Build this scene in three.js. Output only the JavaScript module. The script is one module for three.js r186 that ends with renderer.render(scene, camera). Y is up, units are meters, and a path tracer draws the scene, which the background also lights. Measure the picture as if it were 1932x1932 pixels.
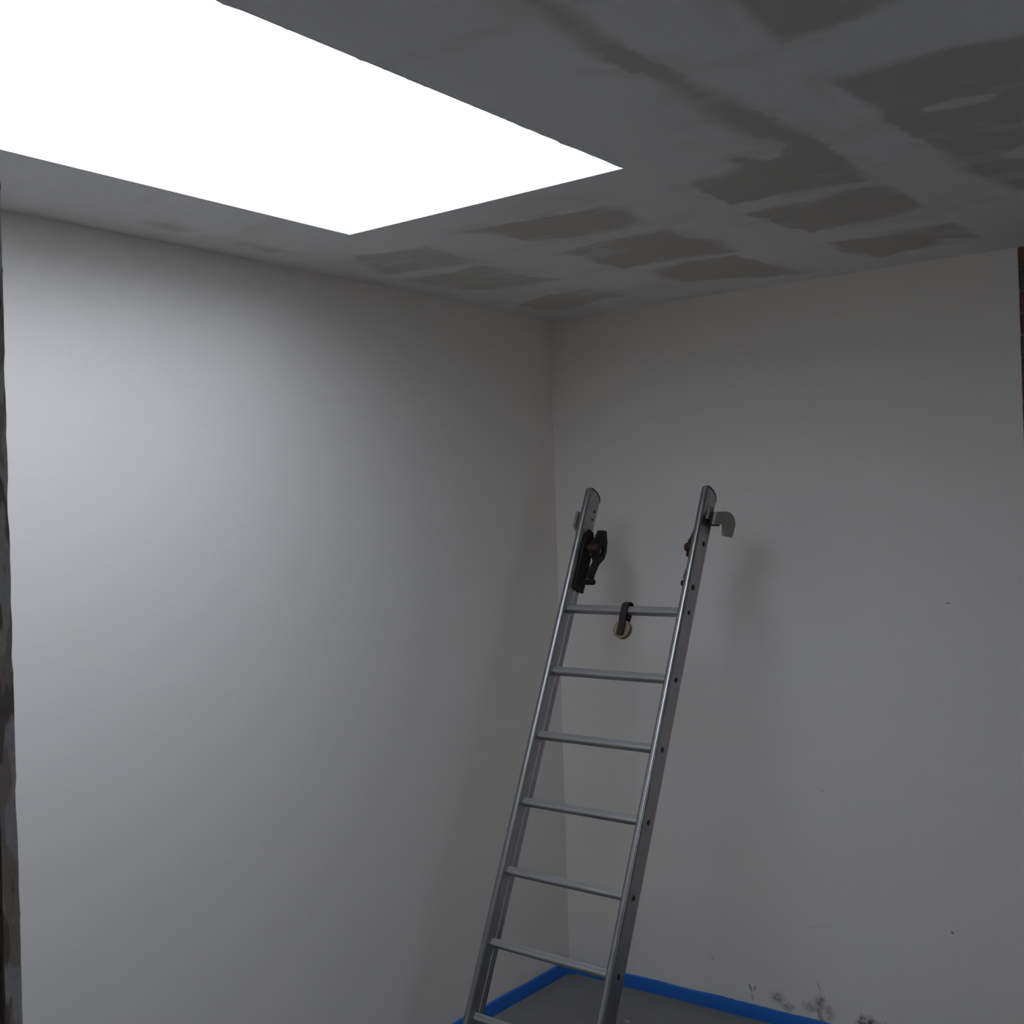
import * as THREE from 'three';
import { RectAreaLightUniformsLib } from 'three/addons/lights/RectAreaLightUniformsLib.js';
import { mergeGeometries } from 'three/addons/utils/BufferGeometryUtils.js';
import { ImprovedNoise } from 'three/addons/math/ImprovedNoise.js';

// ---------------------------------------------------------------- camera
const scene = new THREE.Scene();
const camera = new THREE.PerspectiveCamera(47.245, 1, 0.05, 60);
{
  const right = new THREE.Vector3(0.7933676, -0.0299173, -0.6080072);
  const up = new THREE.Vector3(0.0281218, 0.9995265, -0.0124871);
  const back = new THREE.Vector3(0.6080929, -0.0071914, 0.7938333);
  camera.quaternion.setFromRotationMatrix(new THREE.Matrix4().makeBasis(right, up, back));
  camera.position.set(2.79397, 1.87877, 3.94479);
}
// ---------------------------------------------------------------- sky and daylight
const SKY = 3.8, DAY = 0.65;                                // plain overcast sky; daylight carried in by a light the size of each opening
scene.background = new THREE.Color().setRGB(0.885, 0.98, 1.16);
scene.backgroundIntensity = SKY;
function daylight(width, height, position, target) {
  const l = new THREE.RectAreaLight(scene.background, DAY, width, height); l.name = 'daylight';
  l.position.set(...position); l.lookAt(...target); scene.add(l);
}
const OPEN = { x0: 0.4378, x1: 1.3479, z0: 1.5849, z1: 3.55 };   // roof light opening in the ceiling
const SIDE = { y0: 1.70, y1: 2.08, z0: 1.50, z1: 3.00 };        // side window in the far right wall, out of view: it fills the shadows and lights the broken wall end
const H = 2.70, SHAFT = 0.16, X1 = 4.6;                          // ceiling underside, ceiling to glazing, far right wall
daylight(OPEN.x1 - OPEN.x0, OPEN.z1 - OPEN.z0, [(OPEN.x0 + OPEN.x1) / 2, H + SHAFT - 0.002, (OPEN.z0 + OPEN.z1) / 2], [(OPEN.x0 + OPEN.x1) / 2, 0, (OPEN.z0 + OPEN.z1) / 2]);
daylight(SIDE.z1 - SIDE.z0 - 0.09, SIDE.y1 - SIDE.y0 - 0.09, [X1 + 0.06, (SIDE.y0 + SIDE.y1) / 2, (SIDE.z0 + SIDE.z1) / 2], [0, (SIDE.y0 + SIDE.y1) / 2, (SIDE.z0 + SIDE.z1) / 2]);

const renderer = new THREE.WebGLRenderer({ antialias: true });
renderer.toneMapping = THREE.LinearToneMapping;
renderer.toneMappingExposure = 1.0;
renderer.shadowMap.enabled = true;
renderer.shadowMap.type = THREE.PCFSoftShadowMap;
RectAreaLightUniformsLib.init();

// ---------------------------------------------------------------- measures (metres)
const FLOOR = 0.02, Z1 = 5.2;                               // screed top, inner face of the wall behind the viewer
const BRICK_X = 1.828;                                      // plaster of the back wall ends here

// ---------------------------------------------------------------- helpers
let seed = 20240;
const rnd = () => { seed = (seed * 1664525 + 1013904223) >>> 0; return seed / 4294967296; };
const perlin = new ImprovedNoise();
const noise = (x, y, z = 0) => perlin.noise(x, y, z);
const fbm = (x, y, z = 0, o = 4) => { let s = 0, a = 0.5; for (let i = 0; i < o; i++) { s += a * noise(x, y, z + i * 7.3); x *= 2.03; y *= 2.03; a *= 0.5; } return s; };
const clamp = (v, a = 0, b = 1) => Math.min(b, Math.max(a, v));
const smooth = (a, b, v) => { const t = clamp((v - a) / (b - a)); return t * t * (3 - 2 * t); };
const mix = (a, b, t) => a + (b - a) * t;
const toSRGB = (v) => Math.round(255 * clamp(v <= 0.0031308 ? 12.92 * v : 1.055 * Math.pow(v, 1 / 2.4) - 0.055));

function texture(width, height, at) {                       // at(u 0..1, v 0..1 upward) -> linear [r, g, b]
  const data = new Uint8Array(width * height * 4);
  for (let j = 0; j < height; j++) for (let i = 0; i < width; i++) {
    const c = at((i + 0.5) / width, (j + 0.5) / height), k = 4 * (j * width + i);
    data[k] = toSRGB(c[0]); data[k + 1] = toSRGB(c[1]); data[k + 2] = toSRGB(c[2]); data[k + 3] = 255;
  }
  const t = new THREE.DataTexture(data, width, height);
  t.colorSpace = THREE.SRGBColorSpace; t.magFilter = THREE.LinearFilter; t.minFilter = THREE.LinearMipmapLinearFilter; t.generateMipmaps = true;
  t.needsUpdate = true;
  return t;
}
function shade(o) { o.traverse((c) => { if (c.isMesh) { c.castShadow = true; c.receiveShadow = true; } }); return o; }
function mesh(name, geometry, material, parent) {
  const m = new THREE.Mesh(geometry, material); m.name = name; parent.add(m); return m;
}
function tag(o, label, category, kind, group) {
  o.userData.label = label; o.userData.category = category;
  if (kind) o.userData.kind = kind;
  if (group) o.userData.group = group;
  return o;
}
function box(x0, x1, y0, y1, z0, z1) {
  const g = new THREE.BoxGeometry(x1 - x0, y1 - y0, z1 - z0); g.translate((x0 + x1) / 2, (y0 + y1) / 2, (z0 + z1) / 2); return g;
}
function planar(g, a, b, a0, a1, b0, b1) {                  // uv from two world axes ('x', 'y', 'z'), metres to 0..1
  const p = g.attributes.position, uv = new Float32Array(p.count * 2), pick = { x: 0, y: 1, z: 2 };
  for (let i = 0; i < p.count; i++) {
    const c = [p.getX(i), p.getY(i), p.getZ(i)];
    uv[2 * i] = (c[pick[a]] - a0) / (a1 - a0); uv[2 * i + 1] = (c[pick[b]] - b0) / (b1 - b0);
  }
  g.setAttribute('uv', new THREE.BufferAttribute(uv, 2)); return g;
}
const paint = (r, g, b, roughness = 0.9, extra = {}) => new THREE.MeshStandardMaterial({ color: new THREE.Color().setRGB(r, g, b), roughness, metalness: 0, ...extra });

// ---------------------------------------------------------------- ceiling boards: bare paper and joint filler
// outlines of the bare board showing between the filled joints, in ceiling metres [x, z]
const BARE = [
  [[1.72, 3.3], [1.715, 2.8], [1.705, 2.457], [1.7, 2.371], [1.672, 2.237], [1.667, 2.089], [1.696, 2.07], [1.69, 1.932], [1.669, 1.852], [1.667, 1.613], [1.683, 1.56], [1.786, 1.495], [1.761, 1.706], [1.742, 1.922], [1.737, 2.148], [1.724, 2.265], [1.74, 2.426], [1.76, 2.8], [1.765, 3.3]],
  [[1.957, 2.9], [1.957, 2.235], [1.95, 2.163], [1.947, 2.023], [2.069, 2.03], [2.159, 2.058], [2.45, 2.05], [2.46, 2.9]],
  [[1.941, 1.797], [2.077, 1.795], [2.173, 1.797], [2.284, 1.769], [2.47, 1.78], [2.46, 0.7], [2.023, 0.69], [1.982, 0.812], [1.961, 0.967], [1.963, 1.217], [1.943, 1.407], [1.945, 1.601]],
  [[1.411, 1.376], [1.509, 1.369], [1.563, 1.427], [1.56, 1.469], [1.609, 1.471], [1.629, 1.404], [1.667, 1.407], [1.715, 1.492], [1.7, 1.555], [1.675, 1.629], [1.761, 1.706], [1.786, 1.495], [1.776, 1.342], [1.767, 1.179], [1.747, 1.065], [1.68, 1.078], [1.611, 1.104], [1.51, 1.107], [1.388, 1.111], [1.386, 1.252], [1.391, 1.339]],
  [[1.364, 0.993], [1.463, 1.004], [1.554, 0.995], [1.655, 1.016], [1.753, 1.028], [1.768, 0.936], [1.772, 0.729], [1.707, 0.686], [1.618, 0.66], [1.519, 0.674], [1.42, 0.658], [1.391, 0.799], [1.396, 0.908]],
  [[1.411, 0.492], [1.574, 0.463], [1.773, 0.485], [1.778, 0.225], [1.685, 0.289], [1.651, 0.216], [1.56, 0.207], [1.457, 0.173], [1.386, 0.339]],
  [[0.686, 1.386], [0.933, 1.355], [1.122, 1.331], [1.167, 1.287], [1.12, 1.111], [0.982, 1.096], [0.863, 1.116], [0.754, 1.16], [0.741, 1.236], [0.736, 1.319]],
  [[0.728, 0.974], [0.91, 1.006], [1.053, 1.0], [1.126, 1.015], [1.121, 0.871], [1.168, 0.76], [1.144, 0.6], [1.084, 0.599], [0.98, 0.629], [0.873, 0.64], [0.749, 0.642], [0.738, 0.776], [0.763, 0.889]],
  [[0.805, 0.538], [0.962, 0.583], [1.12, 0.552], [1.147, 0.32], [1.166, 0.147], [1.064, 0.141], [0.956, 0.213], [0.783, 0.301], [0.768, 0.405]],
  [[0.271, 1.4], [0.382, 1.34], [0.498, 1.33], [0.496, 1.206], [0.486, 1.072], [0.375, 1.065], [0.142, 1.13], [0.16, 1.239], [0.19, 1.328]],
  [[0.129, 1.024], [0.318, 0.998], [0.461, 1.022], [0.473, 0.887], [0.462, 0.768], [0.511, 0.644], [0.377, 0.654], [0.232, 0.685], [0.161, 0.758], [0.132, 0.881]],
  [[0.121, 0.393], [0.313, 0.446], [0.478, 0.442], [0.507, 0.385], [0.512, 0.209], [0.427, 0.238], [0.201, 0.162], [0.102, 0.217]],
  [[0.161, 2.058], [0.199, 2.006], [0.162, 1.915], [0.119, 1.932], [0.129, 2.003]],
  [[0.139, 1.854], [0.178, 1.737], [0.163, 1.538], [0.112, 1.608], [0.128, 1.786]],
];
for (const [x0, x1] of [[2.56, 3.08], [3.2, 3.72], [3.84, 4.4]]) for (const [z0, z1] of [[0.12, 0.5], [0.68, 1.78], [2.04, 3.05], [3.3, 4.3]])
  BARE.push([[x0, z0], [x1, z0 + 0.02], [x1 + 0.02, z1], [x0 + 0.01, z1 - 0.02]]);
const DABS = [                                              // filler dabs over screws and knocks
  [[2.023, 1.51], [2.079, 1.52], [2.139, 1.513], [2.169, 1.494], [2.141, 1.464], [2.075, 1.471], [2.019, 1.484]],
  [[2.052, 1.053], [2.122, 1.11], [2.2, 1.09], [2.19, 1.0], [2.092, 0.989], [2.049, 1.018]],
];
function polygonDistance(poly, x, y) {                      // negative inside
  let d = 1e9, inside = false;
  for (let i = 0, j = poly.length - 1; i < poly.length; j = i++) {
    const [ax, ay] = poly[j], [bx, by] = poly[i], ex = bx - ax, ey = by - ay, t = clamp(((x - ax) * ex + (y - ay) * ey) / (ex * ex + ey * ey));
    d = Math.min(d, Math.hypot(x - ax - t * ex, y - ay - t * ey));
    if ((ay > y) !== (by > y) && x < (bx - ax) * (y - ay) / (by - ay) + ax) inside = !inside;
  }
  return inside ? -d : d;
}
const bounds = (poly) => [Math.min(...poly.map((p) => p[0])) - 0.08, Math.max(...poly.map((p) => p[0])) + 0.08, Math.min(...poly.map((p) => p[1])) - 0.08, Math.max(...poly.map((p) => p[1])) + 0.08];
const bareBounds = BARE.map(bounds), dabBounds = DABS.map(bounds);
function nearest(list, limits, x, z) {
  let d = 1;
  list.forEach((p, i) => { const b = limits[i]; if (x > b[0] && x < b[1] && z > b[2] && z < b[3]) d = Math.min(d, polygonDistance(p, x, z)); });
  return d;
}
const ceilingMap = texture(1380, 1560, (u, v) => {
  const x = u * X1, z = v * Z1;
  const wobble = 0.026 * fbm(x * 9, z * 9, 3) + 0.012 * fbm(x * 40, z * 22, 9);
  const streak = 0.5 + fbm(x * 5, z * 5, 20, 3);
  const soft = 0.009 + 0.030 * clamp(0.5 + 1.6 * noise(x * 4, z * 4, 31));     // knife-feathered edge, here tight, there thin
  const edge = nearest(BARE, bareBounds, x, z);
  let bare = 1 - smooth(-soft, soft, edge + wobble);
  const thin = 0.30 * smooth(0.5, 0.72, streak) * (1 - smooth(0.0, 0.07, Math.abs(edge - 0.015)));   // thin scraped coat
  const dab = 1 - smooth(-0.012, 0.010, nearest(DABS, dabBounds, x, z) + wobble * 0.6);
  const wash = 0.34 * smooth(0.08, 0.30, fbm(x * 3.2, z * 7.5, 71, 4)) + (x < 0.55 ? 0.22 : 0);   // filler scraped thin over the paper
  bare = clamp(Math.max(bare, thin) * (1 - 0.8 * dab) * (1 - wash));
  bare = Math.max(bare, 0.22 * smooth(0.10, 0.34, fbm(x * 2.1 + 9, z * 5.2, 83, 4)));              // paper grinning through thin filler
  const n = 1 + 0.05 * fbm(x * 3, z * 3, 40) + 0.03 * fbm(x * 26, z * 26, 50);
  const f = [0.80, 0.785, 0.755], p = [0.55, 0.52, 0.475];
  return [0, 1, 2].map((i) => mix(f[i], p[i], bare) * n);
});
const ceilingMaterial = new THREE.MeshStandardMaterial({ map: ceilingMap, roughness: 0.95 });

// ---------------------------------------------------------------- ceiling, roof light shaft, roof
{
  const ceiling = new THREE.Group(); ceiling.name = 'ceiling'; scene.add(ceiling);
  tag(ceiling, 'plasterboard ceiling with pale filled joints around the roof light', 'ceiling', 'structure');
  const xs = [0, 0.62, 1.27, 1.86, 2.50, 3.14, 3.78, X1], zs = [0, 0.57, 1.9, 3.2, 4.5, Z1], T = 0.013;
  const cut = (x0, x1, z0, z1) => {                         // a board with the opening sawn out of it -> plain pieces
    const o = OPEN;
    if (x1 <= o.x0 || x0 >= o.x1 || z1 <= o.z0 || z0 >= o.z1) return [[x0, x1, z0, z1]];
    const r = [], a = Math.max(z0, o.z0), b = Math.min(z1, o.z1);
    if (z0 < o.z0) r.push([x0, x1, z0, o.z0]);
    if (z1 > o.z1) r.push([x0, x1, o.z1, z1]);
    if (x0 < o.x0) r.push([x0, o.x0, a, b]);
    if (x1 > o.x1) r.push([o.x1, x1, a, b]);
    return r;
  };
  for (let i = 0; i + 1 < xs.length; i++) for (let j = 0; j + 1 < zs.length; j++) {
    const pieces = cut(xs[i], xs[i + 1], zs[j], zs[j + 1]);
    if (!pieces.length) continue;
    const g = mergeGeometries(pieces.map(([x0, x1, z0, z1]) => box(x0, x1, H, H + T, z0, z1)));
    mesh('plasterboard', planar(g, 'x', 'z', 0, X1, 0, Z1), ceilingMaterial, ceiling);
  }
  // roof deck above the boards, with thickness, open over the shaft
  const deck = paint(0.35, 0.34, 0.33), w = 0.22, o = OPEN;
  const roof = mesh('roof_deck', mergeGeometries([
    box(-w, o.x0 - 0.02, H + T, H + SHAFT - 0.002, -w, Z1 + w), box(o.x1 + 0.02, X1 + w, H + T, H + SHAFT - 0.002, -w, Z1 + w),
    box(o.x0 - 0.02, o.x1 + 0.02, H + T, H + SHAFT - 0.002, -w, o.z0 - 0.02), box(o.x0 - 0.02, o.x1 + 0.02, H + T, H + SHAFT - 0.002, o.z1 + 0.02, Z1 + w),
  ]), deck, ceiling);
  roof.userData.label = 'roof deck above the boards';
  // roof light: four lining boards of the shaft, a kerb frame and the clear pane on it
  const light = new THREE.Group(); light.name = 'window_1'; scene.add(light);
  tag(light, 'long rectangular roof light glaring white in the ceiling', 'skylight', 'structure');
  const lining = paint(0.80, 0.80, 0.79, 0.9), e = 0.018, y0 = H + T, y1 = H + SHAFT;
  mesh('shaft_lining', box(o.x0 - e, o.x0, y0, y1, o.z0 - e, o.z1 + e), lining, light);
  mesh('shaft_lining', box(o.x0, o.x1, y0, y1, o.z0 - e, o.z0), lining, light);
  mesh('shaft_lining', box(o.x0, o.x1, y0, y1, o.z1, o.z1 + e), lining, light);
  mesh('shaft_lining', box(o.x1, o.x1 + e, y0, y1, o.z0 - e, o.z1 + e), lining, light);
  // lumps of filler overhang the sawn long edge
  const n = 420, ragged = new THREE.Shape(); ragged.moveTo(o.x1 + 0.004, -o.z0); ragged.lineTo(o.x1 + 0.004, -o.z1);
  for (let i = 0; i <= n; i++) { const z = mix(o.z1, o.z0, i / n); ragged.lineTo(o.x1 - 0.0005 - 0.0075 * Math.max(0, noise(z * 14, 2.2) - 0.1) - 0.0045 * Math.max(0, noise(z * 47, 5.1) - 0.15), -z); }
  const rg = new THREE.ExtrudeGeometry(ragged, { depth: T * 0.7, bevelEnabled: false }); rg.rotateX(-Math.PI / 2); rg.translate(0, H - 0.0004, 0);
  mesh('filled_edge', rg, paint(0.80, 0.785, 0.755, 0.95), light);
  const kerb = paint(0.75, 0.75, 0.76, 0.5);
  mesh('glazing_frame', mergeGeometries([
    box(o.x0 - 0.06, o.x0, y1, y1 + 0.03, o.z0 - 0.06, o.z1 + 0.06), box(o.x1, o.x1 + 0.06, y1, y1 + 0.03, o.z0 - 0.06, o.z1 + 0.06),
    box(o.x0, o.x1, y1, y1 + 0.03, o.z0 - 0.06, o.z0), box(o.x0, o.x1, y1, y1 + 0.03, o.z1, o.z1 + 0.06),
  ]), kerb, light);
  const glass = new THREE.PlaneGeometry(o.x1 - o.x0, o.z1 - o.z0); glass.rotateX(-Math.PI / 2); glass.translate((o.x0 + o.x1) / 2, y1 + 0.015, (o.z0 + o.z1) / 2);
  mesh('pane', glass, new THREE.MeshPhysicalMaterial({ color: 0xffffff, roughness: 0, transmission: 1, thickness: 0, ior: 1.45 }), light);
}

// ---------------------------------------------------------------- floor
{
  const map = texture(768, 768, (u, v) => {
    const x = u * (X1 + 0.5), z = v * (Z1 + 0.5), n = 1 + 0.22 * fbm(x * 2.2, z * 2.2, 1) + 0.12 * fbm(x * 14, z * 14, 6) + 0.08 * fbm(x * 60, z * 60, 2, 2);
    return [0.22 * n, 0.21 * n, 0.20 * n];
  });
  const floor = mesh('floor', planar(box(-0.22, X1 + 0.22, -0.18, FLOOR, -0.22, Z1 + 0.22), 'x', 'z', -0.25, X1 + 0.25, -0.25, Z1 + 0.25), new THREE.MeshStandardMaterial({ map, roughness: 0.95 }), scene);
  tag(floor, 'bare grey screed floor', 'floor', 'structure');
}

// ---------------------------------------------------------------- walls
const plasterTone = (x, y, k) => {                          // smoothed plaster: broad trowel passes, small mottling
  const n = 1 + 0.020 * fbm(x * 1.3, y * 3.0, k) + 0.018 * fbm(x * 2.2, y * 17, k + 5, 3) + 0.012 * fbm(x * 40, y * 40, k + 9, 2);
  const t = 0.012 * fbm(x * 2.1, y * 2.6, k + 14);
  return [0.85 * n * (1 + t), 0.797 * n, 0.73 * n * (1 - t)];
};
{
  const map = texture(832, 432, (u, v) => plasterTone(u * Z1, v * H, 60));
  const wall = mesh('wall_left', planar(box(-0.2, 0, FLOOR, H, -0.2, Z1), 'z', 'y', 0, Z1, 0, H), new THREE.MeshStandardMaterial({ map, roughness: 0.88 }), scene);
  tag(wall, 'off-white plastered wall below the roof light', 'wall', 'structure');
}
{
  // dirt marks where the photograph shows them: [x, y, half width, half height, turn, strength, kind]
  const dashes = [[1.575, 1.562, 0.011, 0.0022, -0.1, 0.7], [1.119, 0.89, 0.012, 0.003, -0.35, 0.4], [1.555, 0.471, 0.007, 0.004, -0.3, 0.9], [1.09, 0.405, 0.075, 0.003, 0.25, 0.16],
    [0.815, 0.128, 0.005, 0.020, 0.35, 0.75], [0.832, 0.130, 0.004, 0.014, -0.4, 0.6], [0.822, 0.096, 0.005, 0.020, 0.2, 0.45], [1.083, 0.188, 0.0035, 0.024, 0.3, 0.45], [0.66, 0.205, 0.004, 0.010, 0.2, 0.35]];
  const blots = [[0.922, 0.112, 0.030, 0.026, 0.85, 1], [0.962, 0.092, 0.036, 0.018, 0.65, 1], [1.085, 0.128, 0.024, 0.042, 0.8, 0], [1.045, 0.108, 0.032, 0.026, 0.6, 0], [1.115, 0.105, 0.026, 0.03, 0.55, 0], [1.088, 0.075, 0.018, 0.022, 0.9, 0],
    [1.258, 0.090, 0.044, 0.036, 1.5, 0], [1.305, 0.078, 0.055, 0.034, 1.5, 0]];
  const map = texture(950, 1350, (u, v) => {
    const x = u * 1.9, y = v * H, c = plasterTone(x, y, 90);
    let dark = 0, brown = 0;
    if (y < 1.6) {
      for (const [a, b, w, h, t, s] of dashes) {
        const dx = x - a, dy = y - b; if (Math.abs(dx) > 0.12 || Math.abs(dy) > 0.12) continue;
        const p = (dx * Math.cos(t) + dy * Math.sin(t)) / w, q = (-dx * Math.sin(t) + dy * Math.cos(t)) / h;
        dark = Math.max(dark, s * (1 - smooth(0.35, 1.15, Math.hypot(p, q) + 0.35 * fbm(x * 110, y * 110, 4, 2))));
      }
      for (const [a, b, w, h, s, k] of blots) {
        const dx = (x - a) / w, dy = (y - b) / h; if (Math.abs(dx) > 1.6 || Math.abs(dy) > 1.6) continue;
        const d = s * (1 - smooth(0.15, 1.25, Math.hypot(dx, dy) + 0.9 * fbm(x * 45, y * 45, 12 + k, 3))) * clamp(0.8 + 0.7 * noise(x * 80, y * 80, 3), 0.35, 1);
        if (d > dark) { dark = d; brown = k; }
      }
    }
    const stain = brown ? [0.20, 0.185, 0.13] : [0.13, 0.125, 0.12];
    return c.map((value, i) => mix(value, stain[i], clamp(dark)));
  });
  const wall = new THREE.Group(); wall.name = 'wall_back'; scene.add(wall);
  tag(wall, 'off-white plastered wall behind the ladder, with dirt marks low down', 'wall', 'structure');
  mesh('plaster_face', planar(box(0, BRICK_X, FLOOR, H, -0.2, 0), 'x', 'y', 0, 1.9, 0, H), new THREE.MeshStandardMaterial({ map, roughness: 0.88 }), wall);
  mesh('mortar_bed', box(BRICK_X, 2.06, FLOOR, H, -0.2, -0.016), paint(0.22, 0.205, 0.185, 0.95), wall).userData.label = 'dark mortar between the bare bricks';
  const tones = [[0.17, 0.085, 0.065], [0.14, 0.095, 0.08], [0.20, 0.095, 0.07], [0.12, 0.10, 0.09]].map((c) => paint(...c, 0.95));
  const course = 0.0706;
  for (let i = 0; FLOOR + i * course < H - 0.02; i++) {
    const y0 = FLOOR + i * course + 0.006, y1 = Math.min(y0 + 0.059, H - 0.004), split = i % 2 ? BRICK_X + 0.115 : BRICK_X + 0.17;
    mesh('brick', box(BRICK_X + 0.001, split - 0.006, y0, y1, -0.11, -0.009 + 0.006 * rnd()), tones[Math.floor(rnd() * 4)], wall);
    mesh('brick', box(split + 0.006, 2.059, y0, y1, -0.11, -0.009 + 0.006 * rnd()), tones[Math.floor(rnd() * 4)], wall);
  }
  mesh('brickwork', box(2.06, X1, FLOOR, H, -0.2, -0.006), paint(0.15, 0.10, 0.085, 0.95), wall);
}
{
  const plain = paint(0.66, 0.635, 0.59);
  const w = SIDE;
  tag(mesh('wall_right', mergeGeometries([
    box(X1, X1 + 0.2, FLOOR, w.y0, -0.2, Z1 + 0.2), box(X1, X1 + 0.2, w.y1, H, -0.2, Z1 + 0.2), box(X1, X1 + 0.2, w.y0, w.y1, -0.2, w.z0), box(X1, X1 + 0.2, w.y0, w.y1, w.z1, Z1 + 0.2),
  ]), plain, scene), 'pale wall with a window on the far right, out of view', 'wall', 'structure');
  const side = new THREE.Group(); side.name = 'window_2'; scene.add(side);
  tag(side, 'long low side window in the far right wall, out of view', 'window', 'structure');
  const sash = paint(0.72, 0.72, 0.70, 0.5), t = 0.045, a = X1 + 0.07, b = X1 + 0.12;
  mesh('window_frame', mergeGeometries([box(a, b, w.y0, w.y0 + t, w.z0, w.z1), box(a, b, w.y1 - t, w.y1, w.z0, w.z1), box(a, b, w.y0 + t, w.y1 - t, w.z0, w.z0 + t), box(a, b, w.y0 + t, w.y1 - t, w.z1 - t, w.z1)]), sash, side);
  const pane = new THREE.PlaneGeometry(w.z1 - w.z0 - 2 * t, w.y1 - w.y0 - 2 * t); pane.rotateY(-Math.PI / 2); pane.translate((a + b) / 2, (w.y0 + w.y1) / 2, (w.z0 + w.z1) / 2);
  mesh('pane', pane, new THREE.MeshPhysicalMaterial({ color: 0xffffff, roughness: 0, transmission: 1, thickness: 0, ior: 1.45 }), side);
  tag(mesh('wall_front', box(-0.2, X1, FLOOR, H, Z1, Z1 + 0.2), plain, scene), 'pale wall behind the viewer', 'wall', 'structure');
}
{
  // end of a knocked-out wall at the left edge of the picture: crumbly mortar corner
  const wall = new THREE.Group(); wall.name = 'wall_partition'; scene.add(wall);
  tag(wall, 'rough grey-brown broken wall end at the left edge', 'wall', 'structure');
  const x0 = 1.66, x1 = BRICK_X, z0 = 3.401, z1 = 3.4178, rows = 900, cols = 8;
  const map = texture(64, 1600, (u, v) => {
    const z = u * 0.03, y = v * H;
    const flake = smooth(0.02, 0.10, fbm(z * 55 + 3, y * 13, 7, 3) + 0.05), pit = smooth(0.10, 0.22, fbm(z * 70, y * 17, 17, 3));
    const n = 1 + 0.3 * fbm(z * 160, y * 160, 2, 3);
    return [mix(mix(0.44, 0.60, flake), 0.26, pit) * n, mix(mix(0.40, 0.58, flake), 0.235, pit) * n, mix(mix(0.335, 0.54, flake), 0.19, pit) * n];
  });
  const g = new THREE.PlaneGeometry(1, 1, cols, rows), p = g.attributes.position, uv = g.attributes.uv;
  for (let i = 0; i < p.count; i++) {                       // room side face (towards +x), wrapped round the corner to -z
    const s = p.getX(i) + 0.5, t = p.getY(i) + 0.5, y = mix(FLOOR, H, t), chip = Math.max(0, noise(y * 23, 4.4) - 0.12) * 0.0028 - Math.max(0, noise(y * 41, 9.9) - 0.40) * 0.008;
    const a = 1 - s;                                        // 0 at the joint, 1 at the arris
    const z = mix(z1, z0, a) + (a > 0.8 ? chip : 0), x = x1 + 0.0014 * fbm(z * 140, y * 60, 5, 3) - (a > 0.95 ? 0.003 : 0);
    p.setXYZ(i, x, y, z); uv.setXY(i, (z - 3.395) / 0.03, y / H);
  }
  g.setIndex([...g.index.array].reduce((o, v, i, all) => { if (i % 3 === 0) o.push(all[i], all[i + 2], all[i + 1]); return o; }, []));
  g.computeVertexNormals();
  mesh('mortar_face', g, new THREE.MeshStandardMaterial({ map, roughness: 0.98, side: THREE.DoubleSide }), wall);
  const rough = paint(0.44, 0.40, 0.335, 0.98);
  mesh('wall_core', box(x0, x1 - 0.0045, FLOOR, H, z0 + 0.005, z1), rough, wall);
  mesh('joint', box(x0 + 0.02, x1 - 0.03, FLOOR, H, z1, z1 + 0.012), paint(0.03, 0.03, 0.032, 0.9), wall).userData.label = 'dark open joint behind the mortar edge';
  mesh('plaster_face', box(x0, x1, FLOOR, H, z1 + 0.012, Z1), paint(0.30, 0.285, 0.255, 0.95), wall);
}

// ---------------------------------------------------------------- blue foam strip along the foot of both walls
{
  const r = 0.05, off = 0.0075, path = [], zEnd = 3.36, xEnd = BRICK_X - 0.03;
  for (let z = zEnd; z > r + off; z -= 0.012) path.push([off, z, 1, 0]);
  for (let i = 0; i <= 12; i++) { const a = i / 12 * Math.PI / 2; path.push([off + r - r * Math.cos(a), off + r - r * Math.sin(a), Math.cos(a), Math.sin(a)]); }
  for (let x = off + r + 0.012; x < xEnd; x += 0.012) path.push([x, off, 0, 1]);
  const pos = [], idx = [], prof = 7;
  path.forEach(([x, z, nx, nz], i) => {
    const s = i * 0.012, top = FLOOR + 0.052 + 0.004 * noise(s * 6, 1.5) + 0.003 * Math.max(0, noise(s * 70, 3.3)) + 0.006 * Math.max(0, noise(s * 19, 8.8) - 0.35), half = 0.005, wave = 0.0016 * (noise(s * 9, 7.7) + 0.3);
    const ring = [[half, FLOOR - 0.002], [half + 0.001, mix(FLOOR, top, 0.5)], [half, top - 0.004], [half * 0.5, top], [-half * 0.5, top], [-half, top - 0.004], [-half, FLOOR - 0.002]];
    for (const [d, y] of ring) pos.push(x + nx * (d + Math.max(0, wave)), y, z + nz * (d + Math.max(0, wave)));
  });
  for (let i = 0; i + 1 < path.length; i++) for (let j = 0; j + 1 < prof; j++) { const a = i * prof + j, b = a + prof; idx.push(a, a + 1, b, b, a + 1, b + 1); }
  const last = (path.length - 1) * prof;
  for (let j = 1; j + 1 < prof; j++) { idx.push(0, j + 1, j, last, last + j, last + j + 1); }
  const g = new THREE.BufferGeometry(); g.setAttribute('position', new THREE.Float32BufferAttribute(pos, 3)); g.setIndex(idx); g.computeVertexNormals();
  tag(mesh('foam_edge_strip', g, paint(0.02, 0.17, 0.63, 0.75, { side: THREE.DoubleSide }), scene), 'bright blue foam strip round the foot of both walls', 'foam strip');
}

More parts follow.
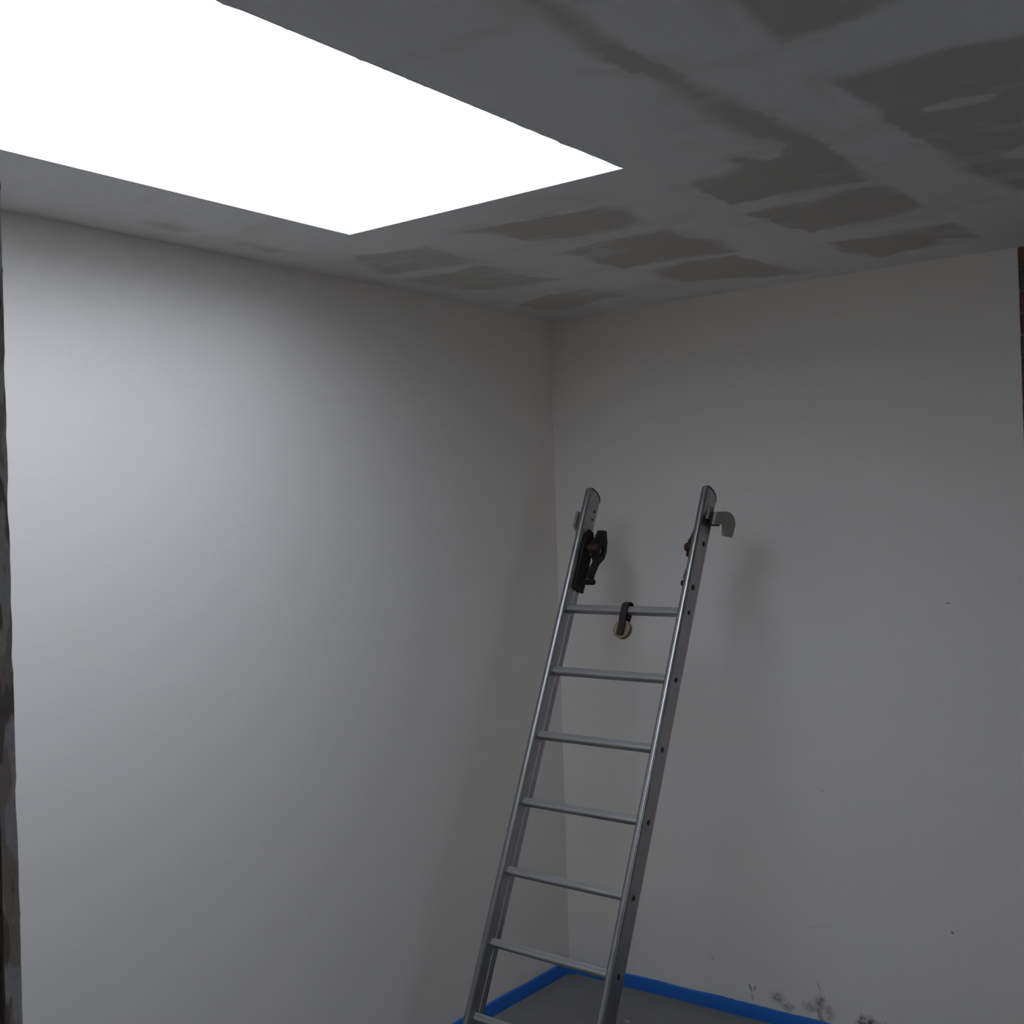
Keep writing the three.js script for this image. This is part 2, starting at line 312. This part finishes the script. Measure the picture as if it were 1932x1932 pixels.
// ---------------------------------------------------------------- ladder
const ladderFrame = new THREE.Matrix4();
{
  const e = new THREE.Vector3(0.99905192, 0, 0.0435345), up = new THREE.Vector3(0.01752723, 0.91537359, -0.4022238), n = new THREE.Vector3(-0.03985033, 0.4026055, 0.91450575);
  const top = new THREE.Vector3(0.38578, 1.55446, 0.47907), size = 0.975; // left end of the top rung
  const run = (top.y - FLOOR) / up.y / size;
  ladderFrame.makeBasis(e, up, n).scale(new THREE.Vector3(size, size, size)).setPosition(top.clone().addScaledVector(up, -run * size));
  ladderFrame.run = run;
}
const RUN = ladderFrame.run, LW = 0.511, TH = 0.026, PITCH = 0.237704;
const place = (o) => { ladderFrame.decompose(o.position, o.quaternion, o.scale); return o; };
const alu = (() => {
  const map = texture(256, 1024, (u, v) => { const n = 1 + 0.16 * fbm(u * 6, v * 40, 3) + 0.10 * fbm(u * 30, v * 12, 8) + 0.06 * noise(u * 90, v * 300, 2); return [0.365 * n, 0.366 * n, 0.367 * n]; });
  return new THREE.MeshStandardMaterial({ map, roughness: 0.31, metalness: 1 });
})();
const ribAlu = new THREE.MeshStandardMaterial({ color: new THREE.Color().setRGB(0.50, 0.49, 0.47), roughness: 0.5, metalness: 0.6 });
const rungAlu = new THREE.MeshStandardMaterial({ color: new THREE.Color().setRGB(0.40, 0.40, 0.39), roughness: 0.5, metalness: 0.75 });
const blackPlastic = paint(0.012, 0.012, 0.012, 0.6), rustIron = paint(0.018, 0.011, 0.009, 0.8), brownIron = paint(0.05, 0.026, 0.018, 0.8), brackMat = paint(0.30, 0.285, 0.245, 0.6), brackDark = paint(0.03, 0.028, 0.026, 0.8);
// side outlines are drawn with shape x = depth n, shape y = height up the stile, then turned so that they are extruded along the rungs
function sideExtrude(points, x0, x1, bevel = 0, holes = [], segments = 3) {
  const s = !Array.isArray(points) ? points : new THREE.Shape(points.map(([a, b]) => new THREE.Vector2(a, b)));
  for (const h of holes) s.holes.push(new THREE.Path(h.map(([a, b]) => new THREE.Vector2(a, b))));
  const g = new THREE.ExtrudeGeometry(s, { depth: x1 - x0 - 2 * bevel, bevelEnabled: bevel > 0, bevelThickness: bevel, bevelSize: bevel, bevelOffset: -bevel, bevelSegments: segments, curveSegments: 10 });
  g.rotateY(-Math.PI / 2); g.translate(x1 - bevel, 0, 0);    // shape x -> +z, extrusion -> -x
  return g;
}
const cyl = (r, x0, x1, y, z, round = 0) => {                // cylinder along the rungs
  const pts = [new THREE.Vector2(0.0001, 0), new THREE.Vector2(r, 0)];
  const L = Math.abs(x1 - x0);
  if (round) { pts.push(new THREE.Vector2(r, L - round)); for (let i = 1; i <= 5; i++) { const a = i / 5 * Math.PI / 2; pts.push(new THREE.Vector2(Math.max(0.0001, r - round + round * Math.cos(a)), L - round + round * Math.sin(a))); } }
  else pts.push(new THREE.Vector2(r, L));
  pts.push(new THREE.Vector2(0.0001, L));
  const g = new THREE.LatheGeometry(pts, 20); g.rotateZ(x1 > x0 ? -Math.PI / 2 : Math.PI / 2); g.translate(x0, y, z); return g;
};
{
  const ladder = place(new THREE.Group()); ladder.name = 'ladder'; scene.add(ladder);
  tag(ladder, 'worn aluminium ladder section leaning towards the plastered wall', 'ladder');
  const back = -0.043, front = 0.038, slope = 0.4026055 / 0.91537359;
  const foot = (z) => -slope * z;                           // height along the stile where the floor is met
  for (const side of [0, 1]) {
    const x0 = side ? LW - TH : -TH, x1 = side ? LW : 0, inner = side ? LW - TH : 0, dir = side ? -1 : 1, top = RUN + (side ? 0.462 : 0.476);
    const s = new THREE.Shape();
    s.moveTo(front, foot(front) + 0.035); s.lineTo(front, top - 0.012); s.quadraticCurveTo(front, top, front - 0.012, top);
    s.lineTo(back + 0.042, top - 0.002); s.quadraticCurveTo(back + 0.003, top - 0.006, back, top - 0.036); s.lineTo(back, foot(back) + 0.035); s.closePath();
    const g = sideExtrude(s, x0, x1, 0.0115, [], 6);
    { const p = g.attributes.position, uv = new Float32Array(p.count * 2); for (let i = 0; i < p.count; i++) { uv[2 * i] = (p.getX(i) - x0 + p.getZ(i)) * 4 + side * 0.37; uv[2 * i + 1] = p.getY(i) / 2.3; } g.setAttribute('uv', new THREE.BufferAttribute(uv, 2)); }
    const stile = mesh('stile', g, alu, ladder);
    mesh('rib', box(Math.min(inner, inner + dir * 0.0025), Math.max(inner, inner + dir * 0.0025), 0.06, top - 0.14, -0.0090, -0.0068), ribAlu, stile).userData.label = 'thin raised rib along the inner face';
    // black plug rounding the open top end
    const c = new THREE.Shape();
    c.moveTo(front - 0.010, top - 0.006); c.quadraticCurveTo(front - 0.011, top + 0.004, front - 0.020, top + 0.0045); c.lineTo(back + 0.042, top + 0.0035);
    c.quadraticCurveTo(back - 0.001, top, back - 0.003, top - 0.032); c.lineTo(back + 0.004, top - 0.032); c.quadraticCurveTo(back + 0.007, top - 0.010, back + 0.042, top - 0.006); c.closePath();
    mesh('end_plug', sideExtrude(c, x0 + 0.004, x1 - 0.004, 0.0012), blackPlastic, stile);
    // rubber foot, cut level with the floor
    mesh('rubber_foot', sideExtrude([[front + 0.004, foot(front + 0.004) + 0.001], [front + 0.004, foot(front) + 0.05], [back - 0.004, foot(back) + 0.05], [back - 0.004, foot(back - 0.004) + 0.001]], x0 - 0.003, x1 + 0.003, 0.002), blackPlastic, ladder);
    // dark rung sockets and rivets
    const outer = side ? LW : -TH, od = side ? 1 : -1;
    for (let k = 0; k < 7; k++) { const r = mesh('rung_plug', cyl(0.0085, outer - od * 0.004, outer + od * 0.0012, 0, 0), blackPlastic, stile); r.position.set(0, RUN - k * PITCH, -0.001); r.scale.set(1, 1, 0.85); }
    for (const [z, y, q] of [[-0.009, 0.256, 0.009], [0.004, 0.09, 0.0105]]) mesh('rivet', cyl(q, outer - od * 0.004, outer + od * 0.0015, RUN + y, z), blackPlastic, stile);
    for (const y of [0.396, 0.363]) mesh('rivet', cyl(0.006, inner - dir * 0.004, inner + dir * 0.001, RUN + y, -0.016), brackDark, stile);
    // latch on the inner face: dark iron backing plate, open finger, pivot boss and stop pin
    const lx = (a, b) => (side ? [inner - b, inner - a] : [inner + a, inner + b]);
    const latch = new THREE.Group(); latch.name = 'rung_latch'; ladder.add(latch); latch.userData.label = 'black iron rung latch inside the stile';
    const Y = (pts) => pts.map(([a, b]) => [a, b + RUN]);
    mesh('latch_plate', sideExtrude(Y([[0.010, 0.080], [0.012, 0.20], [0.012, 0.285], [-0.004, 0.318], [-0.030, 0.315], [-0.046, 0.285], [-0.050, 0.20], [-0.050, 0.078], [-0.02, 0.074]]), ...lx(0, 0.010), 0.002), rustIron, latch);
    mesh('latch_finger', sideExtrude(Y([[-0.030, 0.325], [-0.068, 0.338], [-0.088, 0.300], [-0.097, 0.262], [-0.092, 0.230], [-0.072, 0.204], [-0.064, 0.186], [-0.054, 0.135], [-0.022, 0.132], [-0.026, 0.165], [-0.040, 0.203], [-0.030, 0.212], [-0.012, 0.214], [-0.010, 0.232], [-0.034, 0.236], [-0.037, 0.246], [-0.012, 0.252], [-0.006, 0.270], [-0.017, 0.286]]), ...lx(0.024, 0.040), 0.003, [Y([[-0.060, 0.276], [-0.057, 0.250], [-0.064, 0.230], [-0.077, 0.242], [-0.077, 0.264], [-0.070, 0.276]])]), rustIron, latch);
    mesh('pivot_boss', cyl(0.016, inner, inner + dir * 0.052, RUN + 0.250, -0.022, 0.005), brownIron, latch);
    mesh('stop_pin', cyl(0.0115, inner, inner + dir * 0.054, RUN + 0.122, -0.043, 0.006), rustIron, latch);
    // outer guide bracket: mounting plate, stand-off and hooked arm reaching back to the wall
    const ox = (a, b) => (side ? [LW + a, LW + b] : [-TH - b, -TH - a]);
    const bracket = new THREE.Group(); bracket.name = 'guide_bracket'; ladder.add(bracket); bracket.userData.label = 'pale hooked guide bracket on the outer face';
    mesh('mounting_plate', sideExtrude(Y([[0.008, 0.345], [0.006, 0.394], [-0.020, 0.398], [-0.018, 0.350]]), ...ox(0, 0.007), 0.0015), brackMat, bracket);
    mesh('stand_off', sideExtrude(Y([[-0.018, 0.330], [-0.016, 0.378], [-0.038, 0.390], [-0.042, 0.336]]), ...ox(0, 0.030), 0.002), brackDark, bracket);
    const a = new THREE.Shape(), at = (z, y) => [z, y + RUN];
    a.moveTo(...at(0.010, 0.322)); a.lineTo(...at(0.010, 0.368)); a.lineTo(...at(-0.055, 0.398)); a.bezierCurveTo(...at(-0.10, 0.412), ...at(-0.142, 0.405), ...at(-0.146, 0.378));
    a.lineTo(...at(-0.139, 0.336)); a.quadraticCurveTo(...at(-0.136, 0.328), ...at(-0.126, 0.328)); a.lineTo(...at(-0.066, 0.310)); a.lineTo(...at(-0.058, 0.349)); a.closePath();
    const stub = new THREE.Shape();                         // the bracket on the other stile is a short cranked plate
    stub.moveTo(...at(0.012, 0.330)); stub.lineTo(...at(0.012, 0.388)); stub.lineTo(...at(-0.040, 0.396)); stub.lineTo(...at(-0.044, 0.345)); stub.quadraticCurveTo(...at(-0.030, 0.318), ...at(-0.014, 0.312)); stub.closePath();
    const arm = sideExtrude(side ? a : stub, ...ox(0.028, 0.040), 0.003), ap = arm.attributes.position;
    for (let i = 0; i < ap.count; i++) { const q = clamp((-0.045 - ap.getZ(i)) / 0.10); ap.setX(i, ap.getX(i) - od * 0.010 * q * q); }   // the strip bends in towards the stile
    arm.computeVertexNormals();
    mesh('hook_arm', arm, brackMat, bracket);
  }
  // ribbed rungs
  const prof = [], N = 72;
  for (let i = 0; i < N; i++) {
    const a = i / N * Math.PI * 2, c = Math.cos(a), q = Math.sin(a), sq = Math.pow(Math.abs(c) ** 4 + Math.abs(q) ** 4, -0.25);
    const upper = a > -0.2 && a < Math.PI + 0.2, groove = upper ? 0.0009 * (Math.cos(a * 18) > 0.2 ? 1 : 0) : 0;
    prof.push([0.0150 * c * sq + (c > 0 ? -groove * c : groove * -c), 0.0135 * q * sq - groove * q]);
  }
  const rungGeometry = sideExtrude(prof, -0.004, LW - TH + 0.004);
  for (let k = 0; k < 7; k++) { const r = mesh('rung', rungGeometry, rungAlu, ladder); r.position.y = RUN - k * PITCH; r.rotation.x = -0.25; }
}

// ---------------------------------------------------------------- rope pulley hung on the top rung
{
  const pulley = place(new THREE.Group()); pulley.name = 'rope_pulley'; scene.add(pulley);
  tag(pulley, 'small cream pulley wheel on a brown iron strap, hung on top rung', 'pulley');
  const cx = 0.2555, cy = RUN - 0.070, iron = paint(0.030, 0.019, 0.014, 0.75);
  const strip = (pts, w, t) => {                            // flat iron bent along a path of [n, u] points, w wide along the rung
    const side = [], n = pts.length;
    const nrm = pts.map((p, i) => { const a = pts[Math.max(0, i - 1)], b = pts[Math.min(n - 1, i + 1)], dx = b[0] - a[0], dy = b[1] - a[1], l = Math.hypot(dx, dy); return [-dy / l, dx / l]; });
    pts.forEach((p, i) => side.push([p[0] + nrm[i][0] * t / 2, p[1] + nrm[i][1] * t / 2]));
    for (let i = n - 1; i >= 0; i--) side.push([pts[i][0] - nrm[i][0] * t / 2, pts[i][1] - nrm[i][1] * t / 2]);
    return sideExtrude(side.map(([a, b]) => [a, b + RUN]), cx + 0.002 - w / 2, cx + 0.002 + w / 2, 0.0012);
  };
  const over = [[0.0165, -0.094], [0.0165, -0.05], [0.0205, -0.03], [0.0205, 0.0]];
  for (let i = 1; i <= 10; i++) { const a = i / 10 * Math.PI * 0.92; over.push([0.0205 * Math.cos(a), 0.006 + 0.0225 * Math.sin(a)]); }
  over.push([-0.024, 0.004], [-0.036, -0.003]);
  const strap = mesh('strap', strip(over, 0.026, 0.006), iron, pulley);
  mesh('back_strap', strip([[-0.019, -0.012], [-0.017, -0.028], [-0.0165, -0.085]], 0.020, 0.004), iron, strap);
  mesh('clamp_block', box(cx - 0.009, cx + 0.013, RUN - 0.031, RUN - 0.018, -0.017, 0.019), iron, strap);
  const R = 0.0345, w = 0.0105, pts = [[0.006, -w], [R - 0.003, -w], [R, -w + 0.002], [R, -w + 0.0035], [R - 0.009, -0.002], [R - 0.009, 0.002], [R, w - 0.0035], [R, w - 0.002], [R - 0.003, w], [R - 0.006, w], [R - 0.0085, w - 0.003], [0.013, w - 0.003], [0.011, w], [0.006, w], [0.006, -w]];
  const g = new THREE.LatheGeometry(pts.map(([a, b]) => new THREE.Vector2(a, b)), 40); g.rotateX(Math.PI / 2); g.translate(cx, cy, 0);
  mesh('wheel', g, paint(0.27, 0.205, 0.13, 0.6, { side: THREE.DoubleSide }), pulley);
  const ax = new THREE.CylinderGeometry(0.0055, 0.0055, 0.044, 16); ax.rotateX(Math.PI / 2); ax.translate(cx, cy, 0);
  mesh('axle', ax, iron, pulley);
}

// ---------------------------------------------------------------- crumb of mortar on the floor
{
  const g = new THREE.IcosahedronGeometry(0.0075, 2), p = g.attributes.position;
  for (let i = 0; i < p.count; i++) { const k = 1 + 0.5 * noise(p.getX(i) * 160, p.getY(i) * 160, p.getZ(i) * 160); p.setXYZ(i, p.getX(i) * k * 1.3, p.getY(i) * k * 0.8, p.getZ(i) * k); }
  g.computeVertexNormals();
  const m = mesh('mortar_crumb', g, paint(0.36, 0.35, 0.33), scene); m.position.set(0.464, FLOOR + 0.005, 0.298);
  tag(m, 'small pale mortar crumb on the floor under the ladder', 'rubble');
}

shade(scene);
renderer.render(scene, camera);
